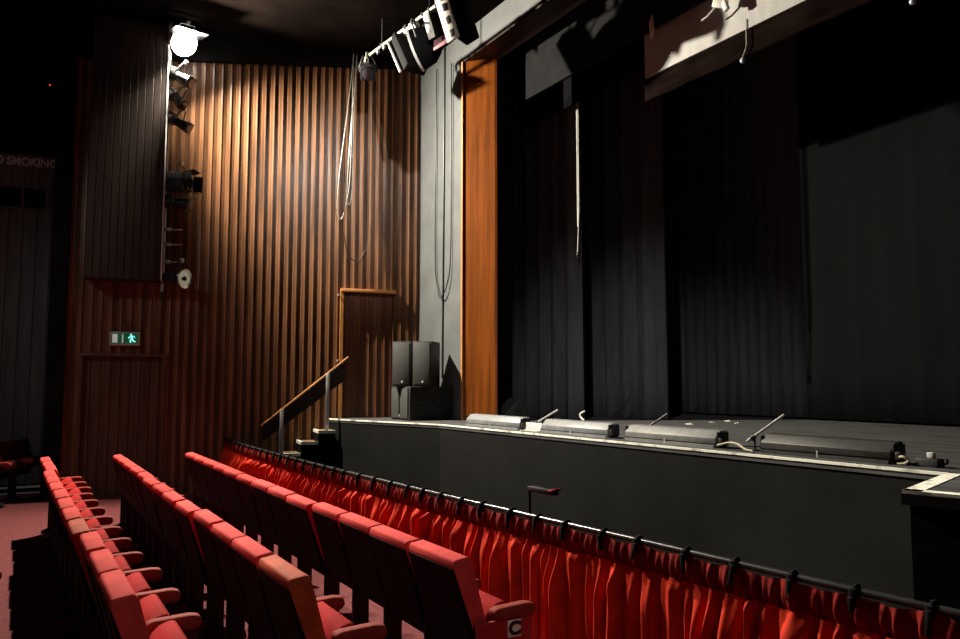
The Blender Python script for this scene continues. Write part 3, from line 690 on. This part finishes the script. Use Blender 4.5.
# ------------------------------------------------------------------ lighting bar in front of the proscenium
P0 = Vector((-11.33, 4.555, 6.85)); P1 = Vector((-7.6, 4.86, 6.85)); bd = (P1 - P0).normalized()
t = thing('lighting_bar', 'horizontal lighting bar hung from the ceiling beside the proscenium', 'pipe', tuple(P0))
mb = MB(); mb.tube([(0, 0, 0), tuple(P1 - P0)], .024, 10); mb.build('pipe', 'steel_pipe', t)
for k in (.55, 1.95, 3.1):
    q = bd * k; mb = MB(); mb.tube([(q.x, q.y, .02), (q.x, q.y, ZC - 6.85)], .010, 6); mb.box((q.x, q.y, 0), (.06, .06, .07), (0, 0, 0), .006); mb.build('hanger', 'black', t)
for k in (.0, .42, .62, 1.30, 1.9, 2.2, 2.55):
    q = bd * k; mb = MB(); mb.box((q.x, q.y, -.035), (.045, .045, .07), (0, 0, .1), .006); mb.tube([(q.x, q.y, -.05), (q.x + .02, q.y - .02, -.10)], .012, 6); mb.build('clamp', 'steel', t)
def onbar(k, dz=0, dy=0): q = P0 + bd * k; return (q.x, q.y + dy, 6.85 + dz)
GB = 'lanterns on the lighting bar'
t = fresnel('small black lantern at the wall end of the lighting bar', onbar(.10, -.26), (.62, -.35, -.55), .235, False, GB, 'flood_lantern')
t = thing('cable_roll', 'white cylindrical sleeve strapped under the lighting bar', 'sleeve', onbar(1.44, -.07))
mb = MB(); mb.lathe_y([(-.17, .045), (-.165, .05), (.165, .05), (.17, .045)]); mb.bm.transform(Matrix.Rotation(-PI / 2 + .08, 4, 'Z')); mb.build('sleeve', 'white', t)
mb = MB(); mb.box((-.08, -.006, .03), (.02, .11, .10)); mb.box((.08, .006, .03), (.02, .11, .10)); mb.build('strap', 'black', t)
# panel lantern seen edge-on
t = thing('panel_lantern', 'flat black panel lantern with bolted pale edge, tilted on the lighting bar', 'lantern', onbar(1.28, -.45), (0, math.radians(-34), math.radians(4)), GB)
mb = MB(); mb.box((.08, .02, 0), (.14, .34, .74), (0, 0, 0), .012); mb.build('housing', 'lantern_black', t)
mb = MB(); mb.box((-.02, -.18, 0), (.03, .03, .74), (0, 0, 0), .004); mb.build('edge_rail', 'foot_grey', t)['label'] = 'pale bolted edge'
mb = MB()
for k in range(7): mb.box((-.022, -.198, -.3 + k * .1), (.016, .012, .022), (0, 0, 0), .003)
mb.build('bolt', 'white', t)
mb = MB(); mb.tube([(.07, 0, .37), (.16, 0, .46)], .014, 6); mb.build('bracket', 'black', t)
# drum lantern with pale rim
t = thing('drum_lantern', 'large round black lantern with a pale rim on the lighting bar', 'lantern', onbar(1.78, -.47), aim((-.62, -.66, -.30)), GB)
mb = MB(); mb.lathe_y([(-.24, .10), (-.22, .16), (-.10, .26), (.06, .29), (.10, .29)], n=28); mb.build('housing', 'lantern_black', t)
mb = MB(); mb.lathe_y([(.09, .292), (.105, .302), (.125, .302), (.13, .27), (.10, .25)], n=28); mb.build('rim', 'white', t)
mb = MB(); mb.lathe_y([(.10, .26), (.115, .22), (.12, .05)], n=28); mb.build('lens', 'lens', t)
yoke(t, .28, h=.09)
# gel-frame lantern
t = thing('gel_lantern', 'black lantern with white back plate and pinkish gel frame on the lighting bar', 'lantern', onbar(2.14, -.32), (0, math.radians(-16), math.radians(30)), GB)
mb = MB(); mb.box((.02, .06, .02), (.24, .26, .36), (0, 0, 0), .015); mb.build('housing', 'lantern_black', t)
mb = MB(); mb.box((-.07, -.085, .02), (.10, .02, .38), (0, 0, 0), .004); mb.build('back_plate', 'white', t)
mb = MB(); mb.box((.03, -.06, -.27), (.23, .015, .22), (-.45, 0, 0), .004); mb.build('gel_frame', 'pink_gel', t)
mb = MB(); mb.tube([(.02, .06, .2), (.08, .06, .30)], .014, 6); mb.build('bracket', 'black', t)
# big white sided lantern
t = thing('softlight_lantern', 'big black lantern with white ribbed side, farthest out on the lighting bar', 'lantern', onbar(2.56, -.36), (0, math.radians(-18), math.radians(28)), GB)
mb = MB(); mb.box((.10, .06, .0), (.22, .24, .70), (0, 0, 0), .02); mb.build('housing', 'lantern_black', t)
mb = MB(); mb.box((-.04, -.10, .02), (.19, .03, .74), (0, 0, 0), .004); mb.build('side_plate', 'white', t)
for z in (-.26, -.06, .14, .30):
    mb = MB(); mb.box((-.02, -.12, z), (.06, .02, .10), (0, 0, 0), .004); mb.build('vent', 'black', t)
mb = MB(); mb.tube([(.10, .08, .35), (.16, .08, .44)], .014, 6); mb.build('bracket', 'black', t)

for lan in [o for o in COL.objects if o.get('group') == GB]:
    L0 = lan.location; mw = Matrix.Translation(L0) @ lan.rotation_euler.to_matrix().to_4x4()
    mb = MB(); mb.tube([(L0.x, L0.y, L0.z + .08), (L0.x, L0.y, 6.84)], .014, 6); mb.box((L0.x, L0.y, 6.84), (.05, .07, .08), (0, 0, 0), .006)
    h_ = mb.build('hook_clamp', 'black', lan); h_.matrix_parent_inverse = mw.inverted()
# ------------------------------------------------------------------ loose cables on the walls
def wallpt(x, y, o=.0):
    Y = 4.68 + (x - 351) * .0172; return (-12.20 + (Y - 4.65) * .166 + o, Y, 6.46 - (y - 100) * .0172)
cable('cable_loop', 'long pale cable hanging in the longest bright loop on the ribbed wall', [wallpt(351, 53), wallpt(350.5, 120), wallpt(349, 180), wallpt(345, 208), wallpt(341, 220), wallpt(337.5, 212), wallpt(338.5, 180), wallpt(346, 110), wallpt(351, 60)], .007, 'steel', 'cable', 'cables hanging on the ribbed wall')
cable('cable_loop', 'pale cable hanging just behind the longest bright loop, ending in a tighter bend', [wallpt(355, 53, -.03), wallpt(353, 110, -.03), wallpt(352, 180, -.03), wallpt(351, 200, -.03), wallpt(348.5, 204, -.03), wallpt(347, 195, -.03), wallpt(350, 130, -.03), wallpt(356, 60, -.03)], .007, 'steel', 'cable', 'cables hanging on the ribbed wall')
cable('cable_loop', 'thin dark cable loop hanging on the ribbed wall above the stage door', [wallpt(369, 80), wallpt(368, 160), wallpt(367, 235), wallpt(362, 255), wallpt(355, 260), wallpt(347, 250), wallpt(344, 220), wallpt(346, 150)], .009, 'black', 'cable', 'cables hanging on the ribbed wall')
cable('wall_conduit', 'straight black cable running down the grey proscenium wall', [(-11.19, 5.905, ZC - .01), (-11.20, 5.905, 5), (-11.22, 5.905, 3), (-11.23, 5.905, 1.75)], .013, 'black')
cable('cable_loop', 'thin black cable hanging in a deep loop on the grey proscenium wall', [(-11.45, 5.89, 7.0), (-11.47, 5.89, 5.6), (-11.47, 5.89, 3.75), (-11.38, 5.89, 3.25), (-11.22, 5.86, 3.06), (-11.02, 5.87, 3.25), (-10.93, 5.89, 3.75), (-10.92, 5.89, 5.6), (-10.92, 5.89, 6.9)], .010, 'black')
# small things hanging over the stage
t = thing('hanging_card', 'small white card with an orange mark hanging above the stage', 'card', (-6.93, 6.54, 5.92), (0, 0, -.5))
mb = MB(); mb.box((0, 0, .13), (.16, .012, .25), (0, -.3, 0), .003); mb.build('card', 'white', t)
mb = MB(); mb.box((.02, -.009, .14), (.035, .006, .15), (0, -.3, 0)); mb.build('mark', 'orange', t)['label'] = 'orange mark'
mb = MB(); mb.tube([(.03, 0, .25), (.03, 0, 1.3)], .004, 6); mb.build('cord', 'black', t)
for x, y, z, lab in ((-5.69, 6.70, 5.20, 'pale blue bead on a cord below the white beam, nearer the proscenium column'), (-3.80, 6.70, 5.05, 'pale blue bead on a cord at the far upper right over the stage')):
    t = thing('cord_pull', lab, 'cord pull', (x, y, z), (0, 0, 0), 'cord pulls over the stage')
    mb = MB(); mb.lathe_y([(-.03, .008), (-.02, .024), (0, .03), (.02, .022), (.035, .008)], n=12); mb.bm.transform(Matrix.Rotation(PI / 2, 4, 'X')); mb.build('bead', 'pale_blue', t)
    mb = MB(); mb.tube([(0, 0, .03), (.06, 0, .15), (.06, 0, .45)], .006, 6); mb.build('cord', 'pale', t)
t = thing('clip_fixture', 'crumpled bright pale clamp hanging above the white beam at the top of the view', 'clamp', (-5.85, 6.55, 5.83))
mb = MB(); mb.box((0, 0, .05), (.16, .08, .09), (.2, .4, .3), .01); mb.box((.07, 0, .0), (.06, .05, .13), (.1, -.3, 0), .01); mb.build('body', 'white', t)
mb = MB(); mb.tube([(-.05, 0, .05), (-.2, 0, -.02), (-.28, 0, -.03)], .012, 6); mb.tube([(0, .0, .08), (0, .05, .14), (0, .052, .6)], .01, 6); mb.build('arm', 'pale', t)
t = thing('wall_indicator', 'tiny red indicator light high on the dark boarded wall', 'light', wp(-.55, OFF + .03, 6.55), (0, 0, WANG))
mb = MB(); mb.box((0, 0, 0), (.10, .04, .14), (0, 0, 0), .006); mb.build('case', 'black', t)
mb = MB(); mb.lathe_y([(-.026, .008), (-.02, .012)], (0.02, 0, -.02), 10); mb.build('led', 'red_led', t)

# ------------------------------------------------------------------ light
def spot(name, loc, d, energy, col, angle, blend, r):
    l = bpy.data.lights.new(name, 'SPOT'); l.energy = energy; l.color = col; l.spot_size = math.radians(angle); l.spot_blend = blend; l.shadow_soft_size = r
    o = bpy.data.objects.new(name, l); COL.objects.link(o); o.location = loc; o.rotation_euler = Vector(d).to_track_quat('-Z', 'Y').to_euler(); return o
spot('floodlight_beam', tuple(LP + LD * .10), (.78, .22, -.57), 7000, (1.0, .90, .74), 172, 1.0, .05)
def area(name, loc, d, energy, col, sx, sy):
    l = bpy.data.lights.new(name, 'AREA'); l.shape = 'RECTANGLE'; l.size = sx; l.size_y = sy; l.energy = energy; l.color = col
    o = bpy.data.objects.new(name, l); COL.objects.link(o); o.location = loc; o.rotation_euler = Vector(d).to_track_quat('-Z', 'Y').to_euler(); return o
area('house_light', (-2.5, -6.5, 6.6), (-.8, .7, -.42), 5, (1.0, .95, .88), 5, .6)  # unseen area fill added to lift the hall
spot('stage_lantern_beam', (.6, -2.5, 7.05), Vector((-10.0, 9.4, .35)) - Vector((.6, -2.5, 7.05)), 2600, (1, .98, .95), 26, 1.0, .12)
spot('seat_lantern_beam', (1.8, .4, 6.9), Vector((-3.4, 1.35, .45)) - Vector((1.8, .4, 6.9)), 260, (1, .95, .9), 22, .6, .1)  # added spot, out of view, brightening only the row-end seats
c0 = Vector((-10.8, .85, 7.2))
spot('row_lantern_beam', tuple(c0), Vector((-4.0, 2.75, .5)) - c0, 3400, (1, .92, .80), 31, .45, .06)  # unseen spot added to light the curtain folds from the left
c1 = Vector((-10.5, -4.5, 6.4))
spot('aisle_lantern_beam', tuple(c1), Vector((-14.2, -.1, 4.0)) - c1, 22, (1, .97, .9), 42, 1.0, .15)  # added wash for the boarded rear wall, without a fixture
c2 = Vector((-6.0, 3.2, 7.05))
spot('bar_lantern_beam', tuple(c2), Vector((-12.25, 4.7, 4.9)) - c2, 900, (1, .98, .92), 34, 1.0, .07)
c3 = Vector((-8.0, -4.5, 6.6))
spot('side_door_beam', tuple(c3), Vector((-12.9, 1.5, 1.6)) - c3, 230, (.95, 1, 1), 46, 1.0, .15)  # neutral fill added to offset red bounce on the lower left wall
w = bpy.data.worlds.new('hall'); scn.world = w; w.use_nodes = True
w.node_tree.nodes['Background'].inputs['Color'].default_value = (.9, .9, 1, 1); w.node_tree.nodes['Background'].inputs['Strength'].default_value = .004

# ------------------------------------------------------------------ camera
cam = bpy.data.cameras.new('camera'); co = bpy.data.objects.new('camera', cam); COL.objects.link(co)
cam.sensor_width = 36; cam.sensor_fit = 'HORIZONTAL'; cam.lens = 780 * 36 / 960; cam.clip_end = 100; cam.clip_start = .05
pit = math.atan((384 - 319.5) / 780); th = math.radians(30.5)
fw = Vector((-math.cos(th) * math.cos(pit), math.sin(th) * math.cos(pit), math.sin(pit)))
co.location = (0, 0, 1.66); co.rotation_euler = fw.to_track_quat('-Z', 'Y').to_euler()
scn.camera = co
vs = scn.view_settings; vs.view_transform = 'Standard'; vs.look = 'None'; vs.exposure = 0; vs.gamma = 1; vs.use_curve_mapping = False
scn.cycles.use_denoising = True
